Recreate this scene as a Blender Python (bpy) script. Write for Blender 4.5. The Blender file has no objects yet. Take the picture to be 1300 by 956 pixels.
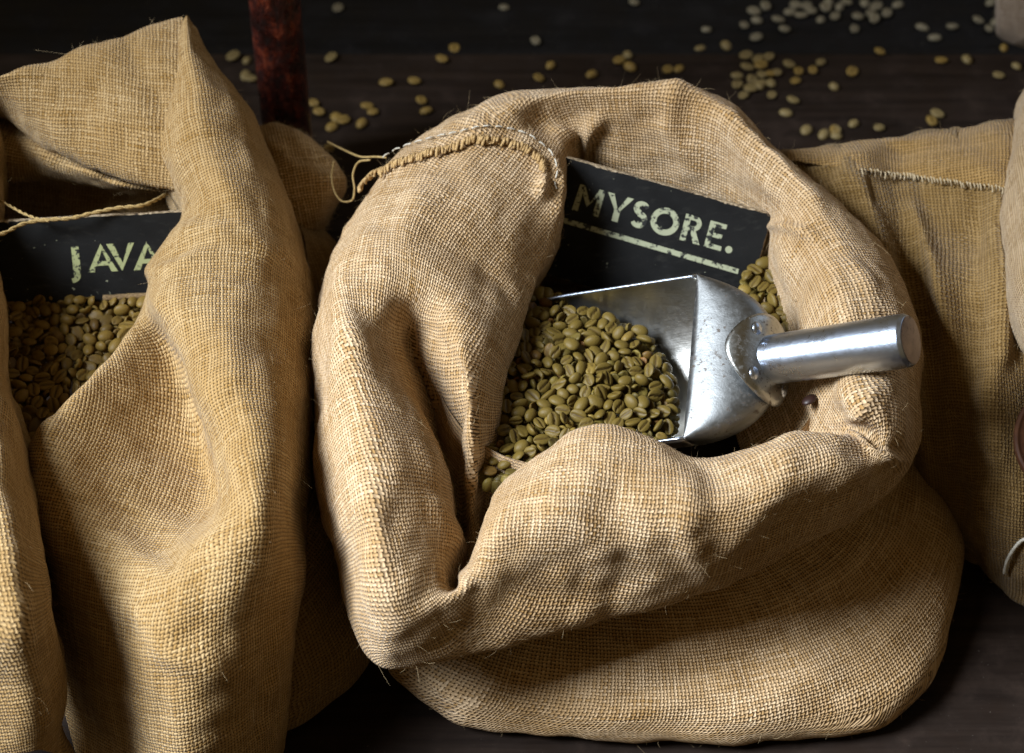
import bpy, math, random
import numpy as np
from mathutils import Vector, Matrix

random.seed(7); rng = np.random.default_rng(7)
sc = bpy.context.scene
COL = sc.collection

# ------------------------------------------------------------------ camera
PITCH = math.radians(48.0)
FW = np.array([0, math.cos(PITCH), -math.sin(PITCH)])
UPV = np.array([0, math.sin(PITCH), math.cos(PITCH)])
RT = np.array([1.0, 0, 0])
LENS = 75.0
FPX = 1300 * LENS / 36.0
CAM = np.array([0, 0, .14]) - 1.14 * FW
cam = bpy.data.cameras.new('camera'); cam.lens = LENS; cam.sensor_width = 36
cam.clip_start = .05; cam.clip_end = 50
cam.dof.use_dof = True; cam.dof.focus_distance = 1.12; cam.dof.aperture_fstop = 8.0
co = bpy.data.objects.new('camera', cam); COL.objects.link(co)
co.location = CAM; co.rotation_euler = (math.radians(90) - PITCH, 0, 0)
sc.camera = co
sc.cycles.use_denoising = True
try:
    sc.cycles.denoising_input_passes = 'RGB_ALBEDO_NORMAL'
except Exception:
    pass

# ------------------------------------------------------------------ light
w = bpy.data.worlds.new('World'); sc.world = w; w.use_nodes = True
w.node_tree.nodes['Background'].inputs[0].default_value = (1.0, .69, .29, 1)
w.node_tree.nodes['Background'].inputs[1].default_value = .125


def area(name, loc, target, sx, sy, power, col):
    l = bpy.data.lights.new(name, 'AREA'); l.shape = 'RECTANGLE'; l.size = sx; l.size_y = sy
    l.energy = power; l.color = col
    o = bpy.data.objects.new(name, l); COL.objects.link(o); o.location = loc
    o.rotation_euler = (Vector(target) - Vector(loc)).to_track_quat('-Z', 'Y').to_euler()
    return o


key = area('window_light', (-1.25, -.34, 1.36), (-.02, -.16, .12), .70, .70, 7.6, (.86, .93, 1.0))
key.data.spread = math.radians(42)
area('far_window_light', (1.15, .75, .75), (.1, .1, .1), 1.0, .8, 2.2, (.62, .78, 1.0))
vs = sc.view_settings
vs.view_transform = 'Standard'; vs.look = 'None'; vs.exposure = 0; vs.gamma = 1; vs.use_curve_mapping = False


# ------------------------------------------------------------------ pixel <-> place
def U(x, y, z):
    """point seen at photo pixel (x, y) that lies at height z (mm)"""
    d = FW + RT * (x - 650) / FPX + UPV * (478 - y) / FPX
    return CAM + d * (z * .001 - CAM[2]) / d[2]


def proj(p):
    q = np.asarray(p) - CAM
    d = q @ FW
    return 650 + FPX * (q @ RT) / d, 478 - FPX * (q @ UPV) / d, d


def on_plane(x, y, p0, n):
    d = FW + RT * (x - 650) / FPX + UPV * (478 - y) / FPX
    return CAM + d * (np.dot(p0 - CAM, n) / np.dot(d, n))


# ------------------------------------------------------------------ scene helpers
def link(name, me, mat=None, parent=None):
    o = bpy.data.objects.new(name, me); COL.objects.link(o)
    if mat and me is not None and not me.materials: me.materials.append(mat)
    if parent: o.parent = parent
    return o


def tag(o, label=None, cat=None, group=None, kind=None):
    if label: o['label'] = label
    if cat: o['category'] = cat
    if group: o['group'] = group
    if kind: o['kind'] = kind
    return o


def empty(name, loc=(0, 0, 0)):
    o = bpy.data.objects.new(name, None); COL.objects.link(o); o.location = loc
    o.empty_display_size = .02
    bpy.context.view_layer.update()
    return o


def mesh(name, V, F, smooth=True):
    me = bpy.data.meshes.new(name)
    me.from_pydata([tuple(map(float, v)) for v in V], [], [tuple(map(int, f)) for f in F])
    if smooth: me.polygons.foreach_set('use_smooth', [True] * len(me.polygons))
    me.update()
    return me


def under(o, parent):
    """parent an object whose mesh is in world coordinates"""
    o.parent = parent
    o.matrix_parent_inverse = Matrix.Translation(parent.location).inverted()
    return o


class MB:
    def __init__(s): s.v = []; s.f = []; s.n = 0

    def add(s, V, F):
        s.v.append(np.asarray(V, float)); s.f += [tuple(i + s.n for i in q) for q in F]; s.n += len(V)

    def tube(s, pts, r, k=6, cap=True):
        pts = np.asarray(pts, float); n = len(pts)
        r = np.broadcast_to(np.asarray(r, float), (n,))
        T = np.gradient(pts, axis=0); T /= np.linalg.norm(T, axis=1)[:, None] + 1e-12
        ref = np.array([0.3, .2, .93])
        V = []
        for i in range(n):
            a = np.cross(T[i], ref); a /= np.linalg.norm(a) + 1e-12; b = np.cross(T[i], a)
            for j in range(k):
                t = 2 * math.pi * j / k
                V.append(pts[i] + r[i] * (math.cos(t) * a + math.sin(t) * b))
        F = [(i * k + j, i * k + (j + 1) % k, (i + 1) * k + (j + 1) % k, (i + 1) * k + j) for i in range(n - 1) for j in range(k)]
        if cap: F += [tuple(range(k))[::-1], tuple(range((n - 1) * k, n * k))]
        s.add(V, F)

    def mesh(s, name, smooth=True): return mesh(name, np.concatenate(s.v), s.f, smooth)


def catmull(P, n, closed):
    """P [K,...] -> samples along axis 0, centripetal enough for even tables"""
    K = len(P); segs = K if closed else K - 1
    t = np.arange(segs * n + (0 if closed else 1)) / n
    i = np.minimum(t.astype(int), segs - 1); f = (t - i).reshape((-1,) + (1,) * (P.ndim - 1))
    if closed:
        g = lambda k: P[(i + k) % K]
    else:
        Q = np.concatenate([[2 * P[0] - P[1]], P, [2 * P[-1] - P[-2]]]); g = lambda k: Q[i + k + 1]
    a, b, c, d = g(-1), g(0), g(1), g(2)
    ln = lambda q: np.sqrt(np.linalg.norm(q, axis=-1, keepdims=True)) + 1e-6      # centripetal knots: no overshoot beside short steps
    d0, d1, d2 = ln(b - a), ln(c - b), ln(d - c)
    m1 = ((b - a) / d0 - (c - a) / (d0 + d1) + (c - b) / d1) * d1
    m2 = ((c - b) / d1 - (d - b) / (d1 + d2) + (d - c) / d2) * d1
    return (2 * f ** 3 - 3 * f ** 2 + 1) * b + (f ** 3 - 2 * f ** 2 + f) * m1 + (3 * f ** 2 - 2 * f ** 3) * c + (f ** 3 - f ** 2) * m2


def wobble(p, scale, seed, n=14):
    """smooth pseudo noise, about -1..1, features of size `scale`"""
    r = np.random.default_rng(seed); out = 0
    for _ in range(n):
        k = r.normal(size=3); k /= np.linalg.norm(k)
        out = out + np.sin(p @ k * (2 * math.pi / scale) * r.uniform(.6, 1.6) + r.uniform(0, 6.28))
    return out / math.sqrt(n / 2) * .7


def gnormals(G, closed):
    if closed:
        du = np.roll(G, -1, 0) - np.roll(G, 1, 0)
    else:
        du = np.gradient(G, axis=0)
    dv = np.gradient(G, axis=1)
    n = np.cross(du, dv); n /= np.linalg.norm(n, axis=2)[..., None] + 1e-12
    return n


def seg_dist(x, y, a, b):
    ax, ay = a; bx, by = b; dx, dy = bx - ax, by - ay
    t = np.clip(((x - ax) * dx + (y - ay) * dy) / (dx * dx + dy * dy + 1e-9), 0, 1)
    return np.hypot(x - ax - t * dx, y - ay - t * dy), t


def cloth(ctrl, nu=14, nv=12, closed=False, creases=(), amp=(1.6, .55), seed=1, flip=False, smooth=1):
    """ctrl[K][M] of (px, py, z mm) -> dense sheet of points with folds and soft wrinkles"""
    P = np.array([[U(*q) for q in row] for row in ctrl])
    G = catmull(P, nu, closed)
    G = np.swapaxes(catmull(np.swapaxes(G, 0, 1), nv, False), 0, 1)
    for _ in range(smooth):
        if closed: G = .5 * G + .25 * (np.roll(G, 1, 0) + np.roll(G, -1, 0))
        else: G[1:-1] = .5 * G[1:-1] + .25 * (G[2:] + G[:-2])
        G[:, 1:-1] = .5 * G[:, 1:-1] + .25 * (G[:, 2:] + G[:, :-2])
    N = gnormals(G, closed)
    if flip: N = -N
    # normals towards the open air: majority of them should face the camera
    X, Y, D = proj(G.reshape(-1, 3)); X = X.reshape(G.shape[:2]); Y = Y.reshape(G.shape[:2])
    disp = amp[0] * wobble(G, .07, seed) + amp[1] * wobble(G, .022, seed + 1) + 1.7 * amp[0] * (.4 - np.abs(wobble(G * np.array([1, .8, .55]), .075, seed + 2))) * .8 + 1.6 * amp[1] * (.4 - np.abs(wobble(G * np.array([1, .8, .7]), .032, seed + 3)))
    for (pts, wd, dep) in creases:
        best = np.full(X.shape, 1e9); fall = np.ones(X.shape)
        L = len(pts) - 1
        for k in range(L):
            d, t = seg_dist(X, Y, pts[k], pts[k + 1])
            better = d < best
            best = np.where(better, d, best)
            s_ = (k + t) / L
            fall = np.where(better, np.sin(np.clip(s_ * .8 + .1, 0, 1) * math.pi) ** .6, fall)
        disp = disp + dep * np.exp(-(best / wd) ** 2) * fall
    G = G + N * (disp * .001)[..., None]
    return G, N


def flatten(Q, uv, facing=1, iters=40):
    """as-rigid-as-possible unfolding of a coarse grid Q[nu,nv,3], started from uv: cloth keeps its thread spacing"""
    nu, nv = Q.shape[:2]; n = nu * nv; V = Q.reshape(-1, 3)
    I = np.arange(n).reshape(nu, nv); a, b, c, d = I[:-1, :-1].ravel(), I[1:, :-1].ravel(), I[1:, 1:].ravel(), I[:-1, 1:].ravel()
    T = np.concatenate([np.c_[a, b, c], np.c_[a, c, d]])
    p = V[T]; e1 = p[:, 1] - p[:, 0]; e2 = p[:, 2] - p[:, 0]
    l1 = np.linalg.norm(e1, axis=1) + 1e-9; x2 = (e1 * e2).sum(1) / l1; y2 = np.linalg.norm(np.cross(e1, e2), axis=1) / l1 + 1e-9
    loc = np.zeros((len(T), 3, 2)); loc[:, 1, 0] = l1; loc[:, 2, 0] = x2; loc[:, 2, 1] = y2
    W = np.zeros((len(T), 3))
    for k in range(3):
        u_ = loc[:, (k + 1) % 3] - loc[:, k]; v_ = loc[:, (k + 2) % 3] - loc[:, k]
        W[:, (k + 1) % 3] = np.clip((u_ * v_).sum(1) / (np.abs(u_[:, 0] * v_[:, 1] - u_[:, 1] * v_[:, 0]) + 1e-12), .05, 8)  # weight of the edge opposite k
    nt = np.cross(e1, e2); nt /= np.linalg.norm(nt, axis=1)[:, None] + 1e-12; vd = CAM - p.mean(1); vd /= np.linalg.norm(vd, axis=1)[:, None]
    fac = (nt * vd).sum(1); fac = fac if facing > 0 else -fac
    W *= np.where(fac > .1, 1., .06)[:, None]
    L = np.zeros((n, n))
    for k in range(3):
        s_, t_ = T[:, k], T[:, (k + 1) % 3]; w_ = W[:, (k + 2) % 3]
        np.add.at(L, (s_, t_), -w_); np.add.at(L, (t_, s_), -w_); np.add.at(L, (s_, s_), w_); np.add.at(L, (t_, t_), w_)
    L[0, 0] += 1.0
    Li = np.linalg.inv(L + np.eye(n) * 1e-9)
    x = uv.reshape(-1, 2).copy()
    # make the triangles of the start map turn the same way as their flat copies
    ua, ub = x[T[:, 1]] - x[T[:, 0]], x[T[:, 2]] - x[T[:, 0]]
    if np.median(ua[:, 0] * ub[:, 1] - ua[:, 1] * ub[:, 0]) < 0: loc[..., 1] *= -1
    for _ in range(iters):
        C, S = np.zeros(len(T)), np.zeros(len(T))
        for k in range(3):
            k2 = (k + 1) % 3; w_ = W[:, (k + 2) % 3]
            g = loc[:, k2] - loc[:, k]; h = x[T[:, k2]] - x[T[:, k]]
            C += w_ * (g * h).sum(1); S += w_ * (g[:, 0] * h[:, 1] - g[:, 1] * h[:, 0])
        m = np.hypot(C, S) + 1e-15; C /= m; S /= m
        rhs = np.zeros((n, 2))
        for k in range(3):
            k2 = (k + 1) % 3; w_ = W[:, (k + 2) % 3]
            g = loc[:, k2] - loc[:, k]; rg = np.c_[C * g[:, 0] - S * g[:, 1], S * g[:, 0] + C * g[:, 1]] * w_[:, None]
            np.add.at(rhs, T[:, k2], rg); np.add.at(rhs, T[:, k], -rg)
        rhs[0] += x[0]
        x = Li @ rhs
    return x.reshape(nu, nv, 2)


def cloth_mesh(name, G, closed):
    nu, nv = G.shape[:2]
    H = np.concatenate([G, G[:1]]) if closed else G
    nn = len(H)
    cu = np.unique(np.linspace(0, nn - 1, min(nn, 46)).astype(int)); cv = np.unique(np.linspace(0, nv - 1, min(nv, 22)).astype(int))
    Q = H[cu][:, cv]
    dv = np.linalg.norm(np.diff(Q, axis=1), axis=2); v = np.concatenate([np.zeros((len(cu), 1)), np.cumsum(dv, 1)], 1); v -= v[:, len(cv) // 2][:, None]
    du = np.linalg.norm(np.diff(Q, axis=0), axis=2); u = np.concatenate([[0], np.cumsum(du[:, len(cv) // 4:-len(cv) // 4].mean(1))])
    uv0 = np.stack([np.broadcast_to(u[:, None], v.shape), v], 2)
    mid = gnormals(Q, False); vis_ = (mid * (CAM - Q)).sum(2)
    uvc = flatten(Q, uv0, 1 if np.median(np.sign(vis_)) > 0 else -1)
    def up(A, src, n):                       # smooth resampling along axis 0
        t = np.arange(n); k = np.clip(np.searchsorted(src, t, side='right') - 1, 0, len(src) - 2)
        f = ((t - src[k]) / (src[k + 1] - src[k])).reshape((-1,) + (1,) * (A.ndim - 1))
        E = np.concatenate([[2 * A[0] - A[1]], A, [2 * A[-1] - A[-2]]])
        a, b, c, d = E[k], E[k + 1], E[k + 2], E[k + 3]
        return .5 * (2 * b + (c - a) * f + (2 * a - 5 * b + 4 * c - d) * f ** 2 + (3 * b - a - 3 * c + d) * f ** 3)
    full = up(uvc, cu, nn)
    full = np.swapaxes(up(np.swapaxes(full, 0, 1), cv, nv), 0, 1)
    V = H.reshape(-1, 3)
    F = [(i * nv + j, (i + 1) * nv + j, (i + 1) * nv + j + 1, i * nv + j + 1) for i in range(nn - 1) for j in range(nv - 1)]
    me = mesh(name, V, F)
    uvl = me.uv_layers.new(name='UVMap')
    idx = np.array(F).reshape(-1)
    uvl.data.foreach_set('uv', full.reshape(-1, 2)[idx].astype(np.float32).reshape(-1))
    return me


PCACHE = {}


def surf_at(G, N, x, y, lift=0., rad=5):
    if id(G) not in PCACHE: PCACHE[id(G)] = (proj(G.reshape(-1, 3)), G)
    X, Y, D = PCACHE[id(G)][0]
    m = np.hypot(X - x, Y - y)
    ok = np.where(m < max(rad, m.min() + 1))[0]
    i = ok[np.argmin(D[ok])]
    p = G.reshape(-1, 3)[i]; c = CAM - p; c /= np.linalg.norm(c)
    n = N.reshape(-1, 3)[i]
    if n @ c < 0: n = -n
    d = FW + RT * (x - 650) / FPX + UPV * (478 - y) / FPX
    return CAM + d * D[i] + (n * .5 + c * .5) * lift


def fuzz(name, grids, count, parent, mat, seed, lmin=.002, lmax=.009, rad=.00005):
    """stray jute fibres standing off the cloth"""
    r = np.random.default_rng(seed); VV = []; FF = []; base = 0
    for G, N in grids:
        nu, nv = G.shape[:2]; c = int(count)
        ar = np.linalg.norm(np.cross(np.diff(G, axis=0)[1:, 1:-1], np.diff(G, axis=1)[1:-1, 1:]), axis=2).ravel()
        ij = r.choice(len(ar), c, p=ar / ar.sum()); i, j = ij // (nv - 2) + 1, ij % (nv - 2) + 1
        p = G[i, j]; n = N[i, j]
        back = ((n * (CAM - p)).sum(1) < 0) & (r.random(c) < .8); n = np.where(back[:, None], -n, n)
        t = r.normal(size=(c, 3)); t -= n * (t * n).sum(1)[:, None]; t /= np.linalg.norm(t, axis=1)[:, None] + 1e-9
        L = (r.uniform(lmin, lmax, c) * r.uniform(.3, 1, c) ** 1.5)[:, None]; a = r.uniform(.1, .9, c)[:, None]; cur = r.normal(size=(c, 3)) * .55
        b = np.cross(t, n)
        for k, (f, w_) in enumerate(((0, 1), (.33, 1), (.66, .8), (1, .4))):
            q = p + L * f * (t * np.cos(a) + n * np.sin(a) + cur * f - n * .4 * f * f)
            for m in range(3):
                an = 2 * math.pi * m / 3; VV.append((base, k * 3 + m, q + rad * w_ * (n * math.cos(an) + b * math.sin(an))))
        base += c
    V = np.zeros((base, 12, 3))
    for b0, k, q in VV: V[b0:b0 + len(q), k] = q
    one = [(k * 3 + m, k * 3 + (m + 1) % 3, k * 3 + 3 + (m + 1) % 3, k * 3 + 3 + m) for k in range(3) for m in range(3)]
    F = (np.arange(base)[:, None, None] * 12 + np.array(one)[None]).reshape(-1, 4)
    me = bpy.data.meshes.new(name); me.from_pydata(V.reshape(-1, 3), [], F.tolist()); me.update()
    o = under(link(name, me, mat), parent)
    tag(o, kind='stuff')
    return o


# ------------------------------------------------------------------ materials
class NT:
    def __init__(s, name):
        s.m = bpy.data.materials.new(name); s.m.use_nodes = True
        s.t = s.m.node_tree; s.b = s.t.nodes['Principled BSDF']

    def n(s, t, **k):
        nd = s.t.nodes.new(t)
        for a, b in k.items():
            if isinstance(a, str) and hasattr(nd, a): setattr(nd, a, b)
        return nd

    def l(s, a, b): s.t.links.new(a, b)

    def put(s, sock, v):
        if hasattr(v, 'links') or isinstance(v, bpy.types.NodeSocket): s.l(v, sock)
        else: sock.default_value = v

    def math(s, op, a, b=None, c=None, clamp=False):
        nd = s.n('ShaderNodeMath', operation=op, use_clamp=clamp)
        for i, v in enumerate((a, b, c)):
            if v is not None: s.put(nd.inputs[i], v)
        return nd.outputs[0]

    def noise(s, vec, scale, detail=3, rough=.55, dim='3D'):
        nd = s.n('ShaderNodeTexNoise', noise_dimensions=dim)
        if vec is not None: s.l(vec, nd.inputs['Vector'])
        nd.inputs['Scale'].default_value = scale; nd.inputs['Detail'].default_value = detail; nd.inputs['Roughness'].default_value = rough
        return nd.outputs['Fac']

    def ramp(s, fac, stops, interp='LINEAR'):
        nd = s.n('ShaderNodeValToRGB'); cr = nd.color_ramp; cr.interpolation = interp
        while len(cr.elements) < len(stops): cr.elements.new(.5)
        for e, (p, c) in zip(cr.elements, stops):
            e.position = p; e.color = (*c, 1) if len(c) == 3 else c
        s.l(fac, nd.inputs[0])
        return nd.outputs['Color']

    def mix(s, fac, a, b, blend='MIX'):
        nd = s.n('ShaderNodeMix', data_type='RGBA', blend_type=blend)
        s.put(nd.inputs[0], fac)
        for i, v in ((6, a), (7, b)):
            if isinstance(v, tuple): nd.inputs[i].default_value = (*v, 1) if len(v) == 3 else v
            else: s.l(v, nd.inputs[i])
        return nd.outputs[2]

    def smooth(s, x, lo, hi, a=0., b=1.):
        nd = s.n('ShaderNodeMapRange', interpolation_type='SMOOTHSTEP')
        s.put(nd.inputs[0], x)
        for i, v in enumerate((lo, hi, a, b)): s.put(nd.inputs[i + 1], v)
        return nd.outputs[0]

    def bump(s, h, strength, dist, prev=None):
        nd = s.n('ShaderNodeBump'); nd.inputs['Strength'].default_value = strength; nd.inputs['Distance'].default_value = dist
        s.l(h, nd.inputs['Height'])
        if prev is not None: s.l(prev, nd.inputs['Normal'])
        return nd.outputs[0]


def burlap(name, light=(.50, .35, .185), dark=(.30, .185, .07), gap=(.06, .031, .009), pitch=.00195):
    a = NT(name)
    uv = a.n('ShaderNodeTexCoord'); sep = a.n('ShaderNodeSeparateXYZ')
    obj = uv.outputs['Object']
    a.l(uv.outputs['UV'], sep.inputs[0])
    wob = a.math('MULTIPLY', a.math('SUBTRACT', a.noise(uv.outputs['UV'], 90, 2), .5), .7)
    wob2 = a.math('MULTIPLY', a.math('SUBTRACT', a.noise(obj, 95, 2), .5), .7)
    u = a.math('ADD', a.math('DIVIDE', sep.outputs[0], pitch), wob)
    v = a.math('ADD', a.math('DIVIDE', sep.outputs[1], pitch * .96), wob2)
    su = a.math('SINE', a.math('MULTIPLY', u, math.pi)); sv = a.math('SINE', a.math('MULTIPLY', v, math.pi))
    P = a.math('MULTIPLY', su, sv)
    wu = a.math('POWER', a.math('ABSOLUTE', su), .65); wv = a.math('POWER', a.math('ABSOLUTE', sv), .65)
    # slubs: threads of uneven thickness
    cu = a.n('ShaderNodeCombineXYZ'); a.l(a.math('FLOOR', u), cu.inputs[0]); a.l(a.math('MULTIPLY', v, .06), cu.inputs[1])
    cv = a.n('ShaderNodeCombineXYZ'); a.l(a.math('FLOOR', v), cv.inputs[0]); a.l(a.math('MULTIPLY', u, .06), cv.inputs[1]); cv.inputs[2].default_value = 31.7
    nu_ = a.noise(cu.outputs[0], 1.3, 2); nv_ = a.noise(cv.outputs[0], 1.3, 2)
    wu = a.math('MULTIPLY', wu, a.math('MULTIPLY_ADD', nu_, .7, .65)); wv = a.math('MULTIPLY', wv, a.math('MULTIPLY_ADD', nv_, .7, .65))
    hu = a.math('MULTIPLY', wu, a.math('MULTIPLY_ADD', P, .42, .58)); hv = a.math('MULTIPLY', wv, a.math('MULTIPLY_ADD', P, -.42, .58))
    H = a.math('MAXIMUM', hu, hv)
    warp = a.math('GREATER_THAN', hu, hv)
    tone = a.mix(warp, a.ramp(nv_, [(.3, dark), (.64, light)]), a.ramp(nu_, [(.3, dark), (.64, light)]))
    big = a.noise(obj, 14, 4)
    tone = a.mix(a.smooth(big, .40, .68, 0, .5), tone, dark)
    fleck = a.noise(obj, 420, 2)
    tone = a.mix(a.smooth(fleck, .66, .72, 0, .75), tone, (.12, .065, .02))
    col = a.mix(a.smooth(H, .29, .56), gap, tone)  # dark seen through the holes of the weave is painted in as gap colour
    a.l(col, a.b.inputs['Base Color'])
    a.b.inputs['Roughness'].default_value = .92
    a.b.inputs['Specular IOR Level'].default_value = .03
    a.b.inputs['Sheen Weight'].default_value = .12; a.b.inputs['Sheen Roughness'].default_value = .5
    fib = a.noise(uv.outputs['UV'], 2600, 2)
    nrm = a.bump(H, .75, .0013)
    nrm = a.bump(fib, .35, .00025, nrm)
    a.l(nrm, a.b.inputs['Normal'])
    return a.m


def simple(name, col, rough=.6, metal=0., spec=.5):
    a = NT(name); a.b.inputs['Base Color'].default_value = (*col, 1); a.b.inputs['Roughness'].default_value = rough
    a.b.inputs['Metallic'].default_value = metal; a.b.inputs['Specular IOR Level'].default_value = spec
    return a


M_MAIN = burlap('burlap_pale', (.65, .475, .295), (.39, .23, .088))
M_JAVA = burlap('burlap_golden', (.50, .345, .17), (.31, .178, .055))
M_DARK = burlap('burlap_shaded', (.28, .18, .072), (.17, .10, .03))  # burlap with the shade on right sack and java bag wall put into its colour


def fibre_mat():
    a = simple('jute_fibre', (.50, .37, .20), .8)
    return a.m


M_FIB = fibre_mat()


def twine_mat(name, c0, c1):
    a = NT(name); t = a.n('ShaderNodeTexCoord')
    f = a.noise(t.outputs['Object'], 700, 3)
    a.l(a.ramp(f, [(.3, c0), (.7, c1)]), a.b.inputs['Base Color']); a.b.inputs['Roughness'].default_value = .85
    a.l(a.bump(f, .8, .0004), a.b.inputs['Normal'])
    return a.m


M_TWINE = twine_mat('jute_twine', (.25, .16, .05), (.48, .34, .14))
M_THREAD = twine_mat('white_thread', (.40, .37, .30), (.64, .60, .52))
M_FRAY = twine_mat('frayed_jute', (.30, .18, .06), (.55, .37, .17))


def bean_mat(name, stops, rough=.52):
    a = NT(name); g = a.n('ShaderNodeNewGeometry'); t = a.n('ShaderNodeTexCoord')
    col = a.ramp(g.outputs['Random Per Island'], stops)
    f = a.noise(t.outputs['Object'], 900, 3)
    col = a.mix(a.smooth(f, .4, .75, 0, .45), col, (.10, .075, .02))
    at = a.n('ShaderNodeAttribute', attribute_name='groove')
    col = a.mix(a.math('MULTIPLY', at.outputs['Fac'], .92), col, (.045, .024, .007))
    a.l(col, a.b.inputs['Base Color']); a.b.inputs['Roughness'].default_value = rough
    a.b.inputs['Specular IOR Level'].default_value = .25
    a.l(a.bump(f, .35, .0004), a.b.inputs['Normal'])
    return a.m


M_BEAN = bean_mat('raw_bean_green', [(0, (.065, .046, .010)), (.25, (.12, .088, .017)), (.45, (.19, .142, .03)), (.6, (.12, .078, .014)), (.78, (.24, .165, .035)), (.92, (.11, .052, .011)), (1, (.21, .09, .018))])
M_BEANJ = bean_mat('raw_bean_golden', [(0, (.09, .054, .012)), (.4, (.14, .086, .017)), (.75, (.19, .118, .023)), (1, (.08, .042, .009))])
M_BEANB = bean_mat('raw_bean_pale', [(0, (.12, .095, .045)), (.4, (.19, .15, .07)), (.75, (.22, .155, .06)), (1, (.24, .11, .025))], .5)
M_BEANG = bean_mat('raw_bean_grey', [(0, (.12, .105, .07)), (.4, (.19, .165, .11)), (.8, (.23, .20, .14)), (1, (.20, .11, .05))], .5)
M_BEANY = bean_mat('raw_bean_yellow', [(0, (.14, .105, .035)), (.4, (.21, .145, .042)), (.75, (.25, .15, .035)), (1, (.26, .11, .02))], .5)
M_BEANR = simple('bean_dark_red', (.02, .006, .004), .5).m


def wood_dark(name, c0, c1, rough=.38, axis=0):
    a = NT(name); t = a.n('ShaderNodeTexCoord'); mp = a.n('ShaderNodeMapping'); a.l(t.outputs['Object'], mp.inputs[0])
    s = [40, 40, 40]; s[axis] = 2.0; mp.inputs['Scale'].default_value = s
    g = a.noise(mp.outputs[0], 3.0, 6, .65)
    f = a.noise(t.outputs['Object'], 35, 5, .65)
    col = a.ramp(g, [(.3, c0), (.72, c1)])
    col = a.mix(a.smooth(f, .5, .8, 0, .5), col, tuple(min(1, c * 2.0) for c in c1))
    sp = a.noise(t.outputs['Object'], 520, 2)
    col = a.mix(a.smooth(sp, .70, .76, 0, .5), col, (.10, .085, .07))
    a.l(col, a.b.inputs['Base Color'])
    a.l(a.smooth(f, .3, .7, rough - .08, rough + .22), a.b.inputs['Roughness'])
    a.l(a.bump(g, .35, .0008), a.b.inputs['Normal']); a.b.inputs['Specular IOR Level'].default_value = .12
    return a.m


M_TABLE = wood_dark('dark_stained_wood', (.008, .005, .0038), (.024, .0155, .0115), .55)
M_TABLE2 = wood_dark('dark_grey_wood', (.004, .004, .0045), (.010, .009, .009), .55)


def post_mat():
    a = NT('worn_red_lacquer'); t = a.n('ShaderNodeTexCoord'); mp = a.n('ShaderNodeMapping'); a.l(t.outputs['Object'], mp.inputs[0])
    mp.inputs['Scale'].default_value = (1, 1, .55)
    n1 = a.noise(mp.outputs[0], 110, 6, .75); n2 = a.noise(mp.outputs[0], 260, 5, .7); n3 = a.noise(t.outputs['Object'], 25, 3)
    col = a.ramp(n1, [(.40, (.012, .004, .003)), (.52, (.045, .009, .006)), (.62, (.15, .028, .012)), (.74, (.38, .15, .07))])
    col = a.mix(a.smooth(n2, .55, .68), col, (.012, .005, .005))
    a.l(col, a.b.inputs['Base Color']); a.l(a.smooth(n2, .3, .7, .16, .55), a.b.inputs['Roughness'])
    a.l(a.bump(a.math('ADD', n1, a.math('MULTIPLY', n2, .6)), .7, .003), a.b.inputs['Normal'])
    return a.m


M_POST = post_mat()


def metal_mat(name, base, r0, r1, grime=True, brush=0):
    a = NT(name); t = a.n('ShaderNodeTexCoord'); ob = t.outputs['Object']
    n1 = a.noise(ob, 60, 5, .65); n2 = a.noise(ob, 380, 4, .7); n3 = a.noise(ob, 1300, 2)
    col = a.mix(a.smooth(n1, .35, .75, 0, .4), base, tuple(c * .62 for c in base))
    met = None
    if grime:
        g = a.math('MULTIPLY', a.smooth(n2, .55, .62), a.smooth(n1, .45, .58))
        col = a.mix(a.math('MULTIPLY', g, .85), col, (.055, .035, .02))
        a.l(a.math('SUBTRACT', 1, a.math('MULTIPLY', g, .8)), a.b.inputs['Metallic'])
    else:
        a.b.inputs['Metallic'].default_value = 1
    a.l(col, a.b.inputs['Base Color'])
    a.l(a.smooth(a.math('ADD', a.math('MULTIPLY', n1, .6), a.math('MULTIPLY', n2, .4)), .3, .7, r0, r1), a.b.inputs['Roughness'])
    nr = a.bump(n1, .25, .0012); nr = a.bump(n3, .12, .0003, nr)
    if brush:
        mp = a.n('ShaderNodeMapping'); a.l(ob, mp.inputs[0]); mp.inputs['Scale'].default_value = (40, 900, 900)
        nr = a.bump(a.noise(mp.outputs[0], 1.5, 3), brush, .0003, nr)
    a.l(nr, a.b.inputs['Normal'])
    return a.m


M_TIN = metal_mat('worn_tin', (.24, .25, .255), .34, .55)
M_TIN2 = metal_mat('brushed_tin', (.66, .65, .62), .32, .46, False, .2)
M_FLANGE = metal_mat('steel_flange', (.40, .41, .40), .24, .4)
M_HANDLE = metal_mat('polished_aluminium', (.50, .57, .70), .24, .36, False)  # blue reflection of the window is put into the base colour


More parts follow.
